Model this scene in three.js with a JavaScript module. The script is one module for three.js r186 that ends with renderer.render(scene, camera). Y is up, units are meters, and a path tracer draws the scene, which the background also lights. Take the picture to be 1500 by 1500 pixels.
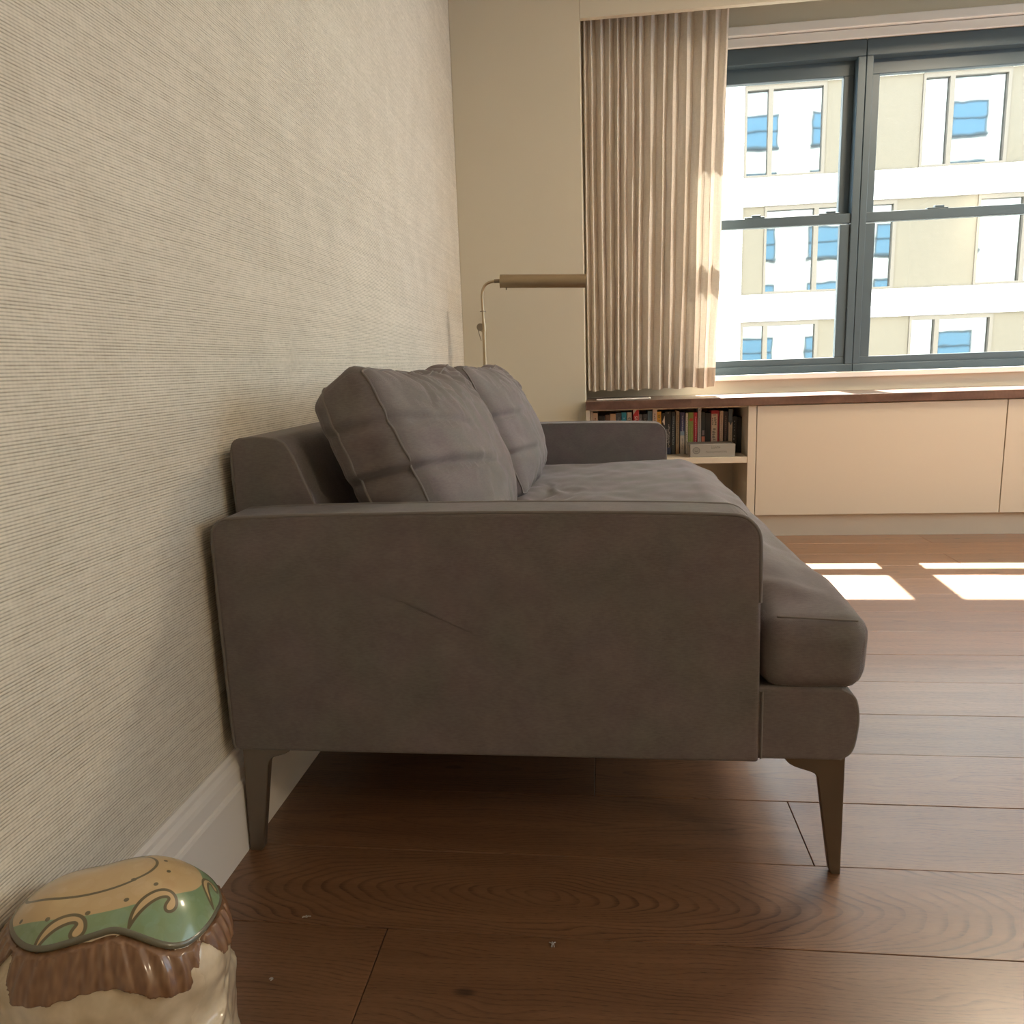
import * as THREE from 'three';
import { RectAreaLightUniformsLib } from 'three/addons/lights/RectAreaLightUniformsLib.js';
import { RoundedBoxGeometry } from 'three/addons/geometries/RoundedBoxGeometry.js';
import { mergeGeometries } from 'three/addons/utils/BufferGeometryUtils.js';
import { createNoise2D, createNoise3D } from 'simplex-noise';

// ------------------------------------------------------------------ camera, sky, sun, exposure
const scene = new THREE.Scene();
const renderer = new THREE.WebGLRenderer({ antialias: true });
renderer.toneMapping = THREE.LinearToneMapping;
renderer.toneMappingExposure = 1.8;
renderer.shadowMap.enabled = true;
const R = (d) => d * Math.PI / 180;
const camera = new THREE.PerspectiveCamera(2 * Math.atan(750 / 1130) / Math.PI * 180, 1, 0.02, 200);
camera.position.set(0.61, 0.8, 0);
camera.rotation.set(R(-10.76), R(6.88), R(-2.0), 'YXZ');
scene.add(camera);
scene.background = new THREE.Color().setRGB(0.66, 0.82, 1.0);
scene.backgroundIntensity = 3.4;
const sun = new THREE.DirectionalLight(new THREE.Color().setRGB(1, 0.93, 0.82), 40);
sun.position.set(2 + 0.05 * 12, 12, -4 - 0.73 * 12);
sun.target.position.set(2, 0, -4);
sun.castShadow = true;
sun.shadow.mapSize.set(4096, 4096);
Object.assign(sun.shadow.camera, { left: -9, right: 9, top: 9, bottom: -9, near: 0.5, far: 40 });
scene.add(sun, sun.target);
RectAreaLightUniformsLib.init();

// ------------------------------------------------------------------ helpers
function rng(seed) { let a = seed >>> 0; return () => { a = (a + 0x6D2B79F5) | 0; let t = Math.imul(a ^ (a >>> 15), 1 | a); t = (t + Math.imul(t ^ (t >>> 7), 61 | t)) ^ t; return ((t ^ (t >>> 14)) >>> 0) / 4294967296; }; }
const n2 = createNoise2D(rng(7)), n3 = createNoise3D(rng(11));
const clamp = (v, a = 0, b = 1) => Math.min(b, Math.max(a, v));
const smooth = (a, b, v) => { const t = clamp((v - a) / (b - a)); return t * t * (3 - 2 * t); };
const mix = (a, b, t) => a + (b - a) * t;
function tex(w, h, fn, srgb = true) {
  const d = new Uint8Array(w * h * 4);
  for (let y = 0; y < h; y++) for (let x = 0; x < w; x++) {
    const c = fn(x, y, (x + 0.5) / w, (y + 0.5) / h), i = (y * w + x) * 4;
    d[i] = clamp(c[0], 0, 255); d[i + 1] = clamp(c[1], 0, 255); d[i + 2] = clamp(c[2], 0, 255); d[i + 3] = 255;
  }
  const t = new THREE.DataTexture(d, w, h);
  t.wrapS = t.wrapT = THREE.RepeatWrapping; t.magFilter = THREE.LinearFilter; t.minFilter = THREE.LinearMipmapLinearFilter; t.generateMipmaps = true;
  if (srgb) t.colorSpace = THREE.SRGBColorSpace;
  t.needsUpdate = true;
  return t;
}
// noise that tiles in x and y, cells counts of fx, fy
function tnoise(u, v, fx, fy, seed = 0) {
  const a = u * 2 * Math.PI, b = v * 2 * Math.PI, rx = fx / (2 * Math.PI), ry = fy / (2 * Math.PI);
  return 0.6 * n3(Math.cos(a) * rx + seed, Math.sin(a) * rx, v * fy * 0.9 + seed) * (1 - smooth(0.85, 1, v)) + 0.6 * n3(Math.cos(a) * rx + seed, Math.sin(a) * rx, (v - 1) * fy * 0.9 + seed) * smooth(0.85, 1, v);
}
const taken = {};
function numbered(name) { const k = taken[name] = (taken[name] ?? -1) + 1; return k ? name + '_' + String(k).padStart(3, '0') : name; }
function mesh(name, geo, m, parent) {
  const o = new THREE.Mesh(geo, m); o.name = parent ? name : numbered(name); o.castShadow = o.receiveShadow = true; (parent ?? scene).add(o); return o;
}
function thing(name, label, category, [x, y, z] = [0, 0, 0], group) {
  const g = new THREE.Group(); g.name = numbered(name); g.position.set(x, y, z); g.userData = { label, category }; if (group) g.userData.group = group; scene.add(g); return g;
}
function struct(name, label, geo, m) {
  let o; if (geo) o = mesh(name, geo, m); else { o = new THREE.Group(); o.name = numbered(name); scene.add(o); }
  o.userData = { kind: 'structure', label }; return o;
}
// box from corner to corner, uv in metres by face
function uvBox(g, s = 1) {
  const p = g.attributes.position, n = g.attributes.normal, uv = new Float32Array(p.count * 2);
  for (let i = 0; i < p.count; i++) {
    const ax = Math.abs(n.getX(i)), ay = Math.abs(n.getY(i)), az = Math.abs(n.getZ(i));
    let u, v; if (ax >= ay && ax >= az) { u = p.getZ(i); v = p.getY(i); } else if (ay >= az) { u = p.getX(i); v = p.getZ(i); } else { u = p.getX(i); v = p.getY(i); }
    uv[2 * i] = u / s; uv[2 * i + 1] = v / s;
  }
  g.setAttribute('uv', new THREE.BufferAttribute(uv, 2)); return g;
}
function box(x0, x1, y0, y1, z0, z1, bevel = 0) {
  const w = Math.abs(x1 - x0), h = Math.abs(y1 - y0), d = Math.abs(z1 - z0);
  const g = bevel ? new RoundedBoxGeometry(w, h, d, 2, Math.min(bevel, w / 2.01, h / 2.01, d / 2.01)) : new THREE.BoxGeometry(w, h, d);
  g.translate((x0 + x1) / 2, (y0 + y1) / 2, (z0 + z1) / 2); return uvBox(g);
}
function plain(g) { const o = g.index ? g.toNonIndexed() : g; for (const k of Object.keys(o.attributes)) if (!['position', 'normal', 'uv'].includes(k)) o.deleteAttribute(k); return o; }
const merge = (list) => mergeGeometries(list.map(plain));
function tube(pts, r, seg = 60, rad = 8, closed = false) {
  return new THREE.TubeGeometry(new THREE.CatmullRomCurve3(pts.map((p) => new THREE.Vector3(...p)), closed, 'centripetal'), seg, r, rad, closed);
}
// smooth surface of a signed distance field (surface nets)
function sdfMesh(f, lo, hi, cell) {
  const N = [0, 1, 2].map((i) => Math.ceil((hi[i] - lo[i]) / cell) + 2), [nx, ny, nz] = N;
  const at = (i, j, k) => [lo[0] + (i - 0.5) * cell, lo[1] + (j - 0.5) * cell, lo[2] + (k - 0.5) * cell];
  const val = new Float32Array(nx * ny * nz), id = (i, j, k) => (k * ny + j) * nx + i;
  for (let k = 0; k < nz; k++) for (let j = 0; j < ny; j++) for (let i = 0; i < nx; i++) val[id(i, j, k)] = f(...at(i, j, k));
  const vid = new Int32Array(nx * ny * nz).fill(-1), P = [], I = [];
  for (let k = 0; k < nz - 1; k++) for (let j = 0; j < ny - 1; j++) for (let i = 0; i < nx - 1; i++) {
    let s = [0, 0, 0], n = 0, neg = 0;
    for (let c = 0; c < 8; c++) if (val[id(i + (c & 1), j + ((c >> 1) & 1), k + (c >> 2))] < 0) neg++;
    if (neg === 0 || neg === 8) continue;
    for (let c = 0; c < 8; c++) for (let b = 1; b < 8; b <<= 1) if (!(c & b)) {
      const e = c | b, va = val[id(i + (c & 1), j + ((c >> 1) & 1), k + (c >> 2))], vb = val[id(i + (e & 1), j + ((e >> 1) & 1), k + (e >> 2))];
      if ((va < 0) === (vb < 0)) continue;
      const t = va / (va - vb); n++;
      s[0] += (c & 1) + (b === 1 ? t : 0); s[1] += ((c >> 1) & 1) + (b === 2 ? t : 0); s[2] += (c >> 2) + (b === 4 ? t : 0);
    }
    vid[id(i, j, k)] = P.length / 3; const o = at(i, j, k);
    P.push(o[0] + s[0] / n * cell, o[1] + s[1] / n * cell, o[2] + s[2] / n * cell);
  }
  const quad = (a, b, c, d, flip) => { if (a < 0 || b < 0 || c < 0 || d < 0) return; flip ? I.push(a, c, b, a, d, c) : I.push(a, b, c, a, c, d); };
  for (let k = 1; k < nz - 1; k++) for (let j = 1; j < ny - 1; j++) for (let i = 1; i < nx - 1; i++) {
    const v0 = val[id(i, j, k)] < 0;
    if (v0 !== val[id(i + 1, j, k)] < 0) quad(vid[id(i, j - 1, k - 1)], vid[id(i, j, k - 1)], vid[id(i, j, k)], vid[id(i, j - 1, k)], !v0);
    if (v0 !== val[id(i, j + 1, k)] < 0) quad(vid[id(i - 1, j, k - 1)], vid[id(i - 1, j, k)], vid[id(i, j, k)], vid[id(i, j, k - 1)], !v0);
    if (v0 !== val[id(i, j, k + 1)] < 0) quad(vid[id(i - 1, j - 1, k)], vid[id(i, j - 1, k)], vid[id(i, j, k)], vid[id(i - 1, j, k)], !v0);
  }
  const g = new THREE.BufferGeometry(), e = cell * 0.6, nn = new Float32Array(P.length);
  for (let i = 0; i < P.length; i += 3) {
    const [x, y, z] = [P[i], P[i + 1], P[i + 2]];
    let gx = f(x + e, y, z) - f(x - e, y, z), gy = f(x, y + e, z) - f(x, y - e, z), gz = f(x, y, z + e) - f(x, y, z - e);
    const l = Math.hypot(gx, gy, gz) || 1; nn[i] = gx / l; nn[i + 1] = gy / l; nn[i + 2] = gz / l;
  }
  g.setAttribute('position', new THREE.Float32BufferAttribute(P, 3)); g.setAttribute('normal', new THREE.BufferAttribute(nn, 3)); g.setIndex(I);
  return uvBox(g);
}
const smin = (a, b, k) => { const h = clamp(0.5 + 0.5 * (b - a) / k); return mix(b, a, h) - k * h * (1 - h); };
const rbox = (x, y, z, hx, hy, hz, r) => { const a = Math.abs(x) - hx + r, b = Math.abs(y) - hy + r, c = Math.abs(z) - hz + r; return Math.hypot(Math.max(a, 0), Math.max(b, 0), Math.max(c, 0)) + Math.min(Math.max(a, b, c), 0) - r; };

// ------------------------------------------------------------------ materials
const std = (o) => new THREE.MeshStandardMaterial({ side: THREE.DoubleSide, ...o });
const phy = (o) => new THREE.MeshPhysicalMaterial({ side: THREE.DoubleSide, ...o });
const lin = (r, g, b) => new THREE.Color().setRGB(r, g, b);
const M = {};
{ // grasscloth: horizontal threads about 4 mm apart with slubs
  const W = 1024, H = 2048, lines = 250, lr = rng(21), shade = Array.from({ length: lines }, () => lr()), off = Array.from({ length: lines }, () => lr() * 40);
  const hgt = (x, y, u, v) => {
    const L = v * lines, k = Math.floor(L) % lines, f = L - Math.floor(L);
    const slub = tnoise(u, 0.2, 26, 1, off[k]) * 0.6 + tnoise(u, 0.4, 90, 1, off[k] + 3) * 0.4;
    const gap = 1 - smooth(0.0, 0.34, Math.abs(f - 0.5));      // dark gap in the middle of each period
    const knot = tnoise(u, v, 60, 60, 9) * 0.5;
    return { gap: gap * clamp(0.62 + slub * 0.75 + (shade[k] - 0.5) * 0.4), knot, slub };
  };
  M.grassTex = tex(W, H, (x, y, u, v) => {
    const h = hgt(x, y, u, v), weft = 0.5 + 0.5 * Math.sin(u * W * 0.9), blot = tnoise(u, v, 7, 7, 5);
    const d = h.gap * 62 + h.knot * 12 + weft * 5 + blot * 7;
    return [222 - d, 215 - d, 200 - d * 1.02];
  });
  M.grassBump = tex(W, H, (x, y, u, v) => { const h = hgt(x, y, u, v), g = 210 - h.gap * 170 + h.knot * 20; return [g, g, g]; }, false);
  for (const t of [M.grassTex, M.grassBump]) t.repeat.set(1, 1);
  M.grass = std({ map: M.grassTex, bumpMap: M.grassBump, bumpScale: 0.0007, roughness: 0.85 });
}
{ // painted plaster with faint roller stipple
  const b = tex(256, 256, (x, y, u, v) => { const g = 128 + 60 * tnoise(u, v, 60, 60, 2) + 40 * tnoise(u, v, 25, 25, 4); return [g, g, g]; }, false); b.repeat.set(3, 3);
  M.paint = std({ color: lin(0.65, 0.59, 0.46), roughness: 0.7, bumpMap: b, bumpScale: 0.0003 });
  M.ceil = std({ color: lin(0.8, 0.77, 0.7), roughness: 0.9 });
  M.trim = std({ color: lin(0.78, 0.75, 0.70), roughness: 0.4 });
  M.cab = phy({ color: lin(0.67, 0.585, 0.46), roughness: 0.45, bumpMap: b, bumpScale: 0.0001 });
}
{ // sofa fabric: soft short pile with a fine weave and faint mottling
  const W = 1024, c = tex(W, W, (x, y, u, v) => {
    const weave = ((x % 4 < 2) === (y % 4 < 2) ? 1 : -1) * 3, th = tnoise(u, v, 40, 240, 3) * 9 + tnoise(u, v, 200, 60, 8) * 3, bl = tnoise(u, v, 5, 6, 1) * 6 + tnoise(u, v, 14, 16, 6) * 4, pu = tnoise(u, v, 4, 4, 12) * 4;
    const d = weave + th + bl; return [114 + d + pu, 107 + d - pu * 0.4, 105 + d * 0.95 + pu * 0.6];
  });
  const b = tex(512, 512, (x, y, u, v) => { const g = 128 + ((x % 4 < 2) === (y % 4 < 2) ? 30 : -30) + tnoise(u, v, 10, 90, 3) * 50; return [g, g, g]; }, false);
  c.repeat.set(2, 2); b.repeat.set(2.5, 2.5);
  M.fabric = phy({ map: c, bumpMap: b, bumpScale: 0.0004, roughness: 0.92, sheen: 0.8, sheenRoughness: 0.4, sheenColor: lin(0.6, 0.58, 0.58) });
  M.seam = phy({ color: lin(0.19, 0.172, 0.16), roughness: 0.95, sheen: 0.4, sheenRoughness: 0.5, sheenColor: lin(0.5, 0.48, 0.46) });  // lightened, standing in for the light that the welts catch
}
M.legMetal = std({ color: lin(0.20, 0.165, 0.13), metalness: 0.75, roughness: 0.42 });
M.brass = std({ color: lin(0.46, 0.36, 0.23), metalness: 0.9, roughness: 0.32 });
M.brassDark = std({ color: lin(0.26, 0.21, 0.15), metalness: 0.9, roughness: 0.4 });
{ // oak floor planks: six boards' worth of grain
  const W = 2048, H = 256;
  M.planks = []; 
  for (let k = 0; k < 7; k++) {
    const s = k * 17.3, tone = [0, -5, 6, 2, -8, 4, 0][k], cx = [0.3, 0.7, 0.55, 0.2, 0.85, 0.45, 0.30][k], cathedral = [1, 0, 1, 0, 1, 0, 1][k];
    const field = (u, v) => {
      const X = u * 1.9, Y = (v - 0.5) * 0.185;
      const warp = n3(X * 3.2, Y * 14, s) * 0.010 + n3(X * 9, Y * 30, s + 2) * 0.003;
      const yy = Y + warp, dx = (X - cx * 1.9);
      let q;
      if (k === 6) q = Math.hypot(dx * 0.20, yy + 0.008) * 1.0 + Math.abs(dx) * 0.006;
      else if (cathedral) q = Math.sqrt(yy * yy + 0.00035) + Math.abs(dx) * 0.055;
      else q = yy + 0.35 + dx * 0.012;
      return q;
    };
    const gr = (u, v) => {
      const q = field(u, v), ring = q * (k === 6 ? 165 : 150), f = ring - Math.floor(ring);
      const late = smooth(0.55, 0.95, f) * (1 - smooth(0.95, 1, f));
      const X = u * 1.9, Y = (v - 0.5) * 0.185;
      const pore = Math.max(0, n3(X * 45, Y * 900, s + 5) - 0.25) * (0.5 + 0.7 * late) * 1.2;
      const broad = n3(X * 1.3, Y * 22, s + 9) * 0.5 + n3(X * 4, Y * 60, s + 3) * 0.35;
      return { late: late * (0.55 + 0.45 * n3(X * 5, Y * 20, s + 1)), pore, broad };
    };
    const map = tex(W, H, (x, y, u, v) => {
      const g = gr(u, v), d = -g.late * (k === 6 ? 38 : 24) - g.pore * 38 + g.broad * 11 + tone;
      let r = 123 + d, gg = 87 + d * 0.84, b = 60 + d * 0.68;
      if (k !== 6) { const kx = (u - ((cx + 0.37) % 1)) * 1.9, ky = (v - 0.42) * 0.185, kd = Math.hypot(kx, ky * 2.2); const t = 1 - smooth(0.004, 0.02, kd); r -= 50 * t; gg -= 40 * t; b -= 30 * t; }
      return [r, gg, b];
    });
    const bump = k < 2 ? tex(1024, 128, (x, y, u, v) => { const g = gr(u, v), h = 190 - g.pore * 130 - g.late * 40; return [h, h, h]; }, false) : M.planks[k % 2].bumpMap;
    M.planks.push(phy({ map, bumpMap: bump, bumpScale: 0.0004, roughness: 0.4, clearcoat: 0.75, clearcoatRoughness: 0.24 }));
  }
  M.under = std({ color: lin(0.02, 0.014, 0.01), roughness: 0.9 });
}
{ const t = tex(1024, 128, (x, y, u, v) => { const a = n3(u * 5, v * 26, 3) * 14 + n3(u * 60, v * 60, 8) * 6 + Math.sin((v * 9 + n2(u * 3, v * 2) * 1.2) * 6.28) * 5; return [104 + a, 76 + a * 0.85, 64 + a * 0.7]; });
  M.walnut = phy({ map: t, roughness: 0.32, clearcoat: 0.6, clearcoatRoughness: 0.15 }); }
{ // curtain linen
  const t = tex(512, 512, (x, y, u, v) => { const a = tnoise(u, v, 12, 130, 3) * 9 + tnoise(u, v, 130, 12, 5) * 9; return [225 + a, 214 + a, 199 + a]; }); t.repeat.set(3, 3);
  const b = tex(256, 256, (x, y, u, v) => { const g = 128 + tnoise(u, v, 10, 70, 3) * 60 + tnoise(u, v, 70, 10, 5) * 60; return [g, g, g]; }, false); b.repeat.set(4, 4);
  M.linen = phy({ map: t, bumpMap: b, bumpScale: 0.0004, roughness: 1, transmission: 0.08, thickness: 0 });
}
M.frame = std({ color: lin(0.066, 0.098, 0.118), roughness: 0.45 });
M.glass = phy({ color: lin(0.96, 0.98, 0.98), roughness: 0.0, transmission: 1, thickness: 0, ior: 1.45 });
// outside
{ const brick = (soldier) => tex(512, 512, (x, y, u, v) => {
    const bw = soldier ? 0.07 : 0.21, bh = soldier ? 0.21 : 0.07, X = u * 1.68, Y = v * 1.68, row = Math.floor(Y / bh), xx = X + (soldier ? 0 : (row % 2) * bw / 2), col = Math.floor(xx / bw);
    const fx = xx / bw - col, fy = Y / bh - row, j = Math.min(Math.min(fx, 1 - fx) * bw, Math.min(fy, 1 - fy) * bh) < 0.009, r = (Math.sin((col % 24) * 12.9 + (row % 24) * 78.2) * 43758.5) % 1;
    return j ? [168, 168, 164] : [226 + r * 8, 226 + r * 8, 220 + r * 8]; });
  for (const [k, s] of [['brick', false], ['soldier', true]]) { const t = brick(s); t.repeat.set(1 / 1.68, 1 / 1.68); M[k] = std({ map: t, roughness: 0.85 }); }
  const t = tex(256, 256, (x, y, u, v) => { const a = tnoise(u, v, 30, 90, 4) * 16 + tnoise(u, v, 90, 40, 2) * 16; return [98 + a * 0.8, 92 + a * 0.8, 80 + a * 0.8]; }); M.tan = std({ map: t, roughness: 0.8 });
  M.bronze = std({ color: lin(0.11, 0.095, 0.075), roughness: 0.5, metalness: 0.0 });
  const w = tex(128, 128, (x, y, u, v) => { const g = 128 + 90 * tnoise(u, v, 3, 3, 3); return [g, g, g]; }, false);
  M.mirror = std({ color: lin(0.16, 0.18, 0.19), metalness: 1, roughness: 0.03, bumpMap: w, bumpScale: 0.0005 });
  M.ownGlass = std({ color: lin(0.16, 0.30, 0.42), metalness: 0.2, roughness: 0.15 });  // blue of the reflected sky put into the pane colour
  M.asphalt = std({ color: lin(0.12, 0.12, 0.125), roughness: 0.9 });
}

// ------------------------------------------------------------------ the room
const WX = -0.018, CZ = -3.57, BZ = 2.6, RX = 4.4, CH = 2.5, FZ = -3.9;
struct('wall_left', 'wall covered in pale grasscloth paper with horizontal threads', box(WX - 0.15, WX, -0.1, CH, CZ - 0.4, BZ), M.grass);
struct('wall_column', 'plain beige painted column beside the curtain', box(WX, 0.536, -0.1, CH, CZ - 0.33, CZ, 0.003), M.paint);
const SW = { z0: -2.9, z1: -0.5, y0: 0.75, y1: 2.2 };   // unseen side window, placed to light the left wall and sofa
struct('wall_right', 'beige painted wall on the right with an unseen side window', merge([box(RX, RX + 0.15, -0.1, CH, FZ - 0.2, SW.z0), box(RX, RX + 0.15, -0.1, CH, SW.z1, BZ), box(RX, RX + 0.15, -0.1, SW.y0, SW.z0, SW.z1), box(RX, RX + 0.15, SW.y1, CH, SW.z0, SW.z1)]), M.paint);
{ const w = struct('window_4', 'unseen dark framed side window on the right, lighting the left wall and sofa'), zm = (SW.z0 + SW.z1) / 2;
  mesh('frame', merge([box(RX + 0.04, RX + 0.1, SW.y0, SW.y0 + 0.06, SW.z0, SW.z1), box(RX + 0.04, RX + 0.1, SW.y1 - 0.06, SW.y1, SW.z0, SW.z1), box(RX + 0.04, RX + 0.1, SW.y0, SW.y1, SW.z0, SW.z0 + 0.06), box(RX + 0.04, RX + 0.1, SW.y0, SW.y1, SW.z1 - 0.06, SW.z1), box(RX + 0.04, RX + 0.1, SW.y0, SW.y1, zm - 0.04, zm + 0.04)]), M.frame, w);
  mesh('pane', box(RX + 0.068, RX + 0.072, SW.y0 + 0.05, SW.y1 - 0.05, SW.z0 + 0.05, zm), M.glass, w); mesh('pane', box(RX + 0.068, RX + 0.072, SW.y0 + 0.05, SW.y1 - 0.05, zm, SW.z1 - 0.05), M.glass, w); }
struct('wall_rear', 'beige painted wall behind the viewer', box(WX - 0.15, RX + 0.15, -0.1, CH, BZ, BZ + 0.15), M.paint);
struct('ceiling', 'flat off-white ceiling', box(WX - 0.15, RX + 0.15, CH, CH + 0.2, FZ - 0.2, BZ + 0.15), M.ceil);
const WIN = { x0: 1.0, x1: 4.1, y0: 0.715, y1: 2.165 };
{ // window wall, with a real opening
  const z0 = FZ - 0.2, z1 = FZ + 0.02;
  struct('wall_window', 'painted wall around and above the window', merge([
    box(WX, WIN.x0, -0.1, CH, z0, z1), box(WIN.x1, RX, -0.1, CH, z0, z1), box(WIN.x0, WIN.x1, -0.1, WIN.y0, z0, z1), box(WIN.x0, WIN.x1, WIN.y1, CH, z0, z1)]), M.paint);
}
struct('trim_1', 'beige box valance hiding the top of the curtain', box(0.536, RX, 2.215, CH, CZ - 0.03, CZ + 0.0, 0.003), M.paint);
struct('trim_2', 'white stepped moulding along the top of the window', merge([box(WIN.x0 - 0.1, WIN.x1 + 0.1, 2.198, 2.236, FZ + 0.02, FZ + 0.055, 0.004), box(WIN.x0 - 0.1, WIN.x1 + 0.1, 2.158, 2.196, FZ + 0.02, FZ + 0.035, 0.004)]), M.trim);
struct('trim_3', 'pale window sill board above the wooden countertop', merge([box(0.536, RX, 0.690, 0.716, FZ + 0.02, FZ + 0.045, 0.004), box(WIN.x0, WIN.x1, 0.690, 0.716, FZ - 0.1, FZ + 0.021)]), M.trim);
{ // left baseboard with a stepped, beaded profile
  const prof = [[0, 0], [0.018, 0], [0.018, 0.118], [0.0165, 0.124], [0.0135, 0.127], [0.0135, 0.150], [0.012, 0.158], [0.0075, 0.165], [0.0075, 0.172], [0.004, 0.178], [0, 0.178]];
  const sh = new THREE.Shape(prof.map((p) => new THREE.Vector2(p[0], p[1])));
  const g = new THREE.ExtrudeGeometry(sh, { depth: BZ - CZ, bevelEnabled: false }); g.translate(WX, 0, CZ);
  struct('baseboard_left', 'off-white moulded baseboard under the grasscloth wall', g, M.trim);
  struct('baseboard_column', 'off-white baseboard at the foot of the column', box(0.0, 0.536, 0, 0.14, CZ, CZ + 0.014, 0.003), M.trim);
}
{ // floor of single planks
  const floor = struct('floor', 'brown oak plank floor');
  mesh('subfloor', box(WX, RX, -0.1, -0.018, FZ, BZ), M.under, floor);
  const pr = rng(5), P = 0.185, L = 1.9, gap = 0.0012;
  const rows = { '-1': 0.29, 0: 1.9 - 0.06, 1: 0.937, 2: 0.587 };
  for (let r = -20; r < 14; r++) {
    const z1 = -0.962 - P * r, z0 = z1 - P; if (z0 < -3.62 || z1 > BZ) continue;
    let start = rows[r] !== undefined ? rows[r] : pr() * L;
    while (start > WX) start -= L;
    for (let x = start, j = 0; x < RX; x += L, j++) {
      const a = Math.max(x, WX), b = Math.min(x + L, RX); if (b - a < 0.02) continue;
      let k = Math.floor(pr() * 6);
      const dy = (pr() - 0.5) * 0.0006;
      let u0 = a - x;
      if (r === 0 && a < 0.6 && b > 0.4) k = 6;
      const g = new RoundedBoxGeometry(b - a - gap, 0.018, P - gap, 1, 0.0012); g.translate((a + b) / 2, -0.009 + dy, (z0 + z1) / 2);
      const p = g.attributes.position, uv = g.attributes.uv, flip = k !== 6 && pr() > 0.5;
      for (let i = 0; i < p.count; i++) { const t = (p.getX(i) - a + u0) / L, v = (p.getZ(i) - z0) / P; uv.setXY(i, flip ? 1 - t : t, flip ? v : 1 - v); }
      mesh('plank', g, M.planks[k], floor);
    }
  }
}

// ------------------------------------------------------------------ window
function windowUnit(name, label, x0, x1, gx0, gx1) {
  const w = struct(name, label), y0 = WIN.y0, y1 = WIN.y1, zf = FZ;
  // outer frame
  mesh('frame', merge([box(x0, x1, 2.095, y1, zf - 0.09, zf, 0.004), box(x0, x1, y0, 0.752, zf - 0.09, zf, 0.004), box(x0, gx0 - 0.045, 0.752, 2.095, zf - 0.09, zf, 0.003), box(gx1 + 0.045, x1, 0.752, 2.095, zf - 0.09, zf, 0.003)]), M.frame, w);
  const lo = mesh('lower_sash', merge([box(gx0 - 0.045, gx1 + 0.045, 0.746, 0.785, zf - 0.045, zf - 0.012, 0.003), box(gx0 - 0.045, gx1 + 0.045, 1.393, 1.436, zf - 0.045, zf - 0.010, 0.003), box(gx0 - 0.045, gx0, 0.785, 1.388, zf - 0.045, zf - 0.012, 0.003), box(gx1, gx1 + 0.045, 0.785, 1.388, zf - 0.045, zf - 0.012, 0.003)]), M.frame, w);
  mesh('pane', box(gx0 - 0.01, gx1 + 0.01, 0.775, 1.395, zf - 0.031, zf - 0.027), M.glass, lo);
  const up = mesh('upper_sash', merge([box(gx0 - 0.045, gx1 + 0.045, 2.033, 2.1, zf - 0.085, zf - 0.05, 0.003), box(gx0 - 0.045, gx1 + 0.045, 1.41, 1.442, zf - 0.085, zf - 0.05, 0.003), box(gx0 - 0.045, gx0, 1.43, 2.033, zf - 0.085, zf - 0.05, 0.003), box(gx1, gx1 + 0.045, 1.43, 2.033, zf - 0.085, zf - 0.05, 0.003)]), M.frame, w);
  mesh('pane', box(gx0 - 0.01, gx1 + 0.01, 1.42, 2.043, zf - 0.07, zf - 0.066), M.glass, up);
  for (const lx of [gx0 + 0.27, gx1 - 0.05]) { mesh('latch', merge([box(lx - 0.045, lx + 0.045, 1.436, 1.442, zf - 0.045, zf - 0.012, 0.002), box(lx - 0.012, lx + 0.03, 1.442, 1.452, zf - 0.04, zf - 0.018, 0.003)]), M.frame, w); }
  return w;
}
windowUnit('window_1', 'dark grey double-hung window half covered by the curtain', WIN.x0, 1.795, 1.06, 1.716);
windowUnit('window_2', 'dark grey double-hung window at the right edge', 1.797, 2.90, 1.872, 2.83);
windowUnit('window_3', 'unseen dark grey double-hung window beyond the right edge, letting in more daylight', 2.902, WIN.x1, 2.975, 4.03);  // out of view, widens the opening so more daylight reaches the room

// ------------------------------------------------------------------ built-in cabinet and countertop
{
  const zf = -3.50, zb = FZ + 0.02;
  const cab = thing('low_cabinet', 'beige built-in cabinet with an open bookshelf bay and flat door', 'cabinet', [0.537, 0, zf]);
  const L = (x0, x1, y0, y1, z0, z1, b = 0.0015) => box(x0 - 0.537, x1 - 0.537, y0, y1, z0 - zf, z1 - zf, b);
  mesh('side_panel', L(0.537, 0.555, 0.10, 0.591, zb, zf), M.cab, cab);
  mesh('divider', L(1.247, 1.282, 0.10, 0.591, zb, zf), M.cab, cab);
  mesh('shelf', L(0.555, 1.247, 0.339, 0.366, zb, zf - 0.002), M.cab, cab);
  mesh('bottom_panel', L(0.555, 4.36, 0.10, 0.122, zb, zf - 0.021), M.cab, cab);
  mesh('back_panel', L(0.555, 1.247, 0.122, 0.591, zb, zb + 0.012), M.cab, cab);
  mesh('top_panel', L(0.555, 4.36, 0.5845, 0.5905, zb, zf - 0.021), M.cab, cab);
  for (const [a, b] of [[1.285, 2.31], [2.314, 3.335], [3.339, 4.36]]) mesh('door', L(a, b, 0.101, 0.588, zf - 0.02, zf), M.cab, cab);
  mesh('toe_kick', L(0.537, 4.36, 0.0, 0.10, zf - 0.06, zf - 0.03, 0), M.cab, cab);
  const top = mesh('countertop', box(0.537, RX, 0.5915, 0.629, zb, zf + 0.012, 0.003), M.walnut);
  top.userData = { label: 'long dark brown wooden countertop under the window', category: 'countertop' };
}

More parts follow.
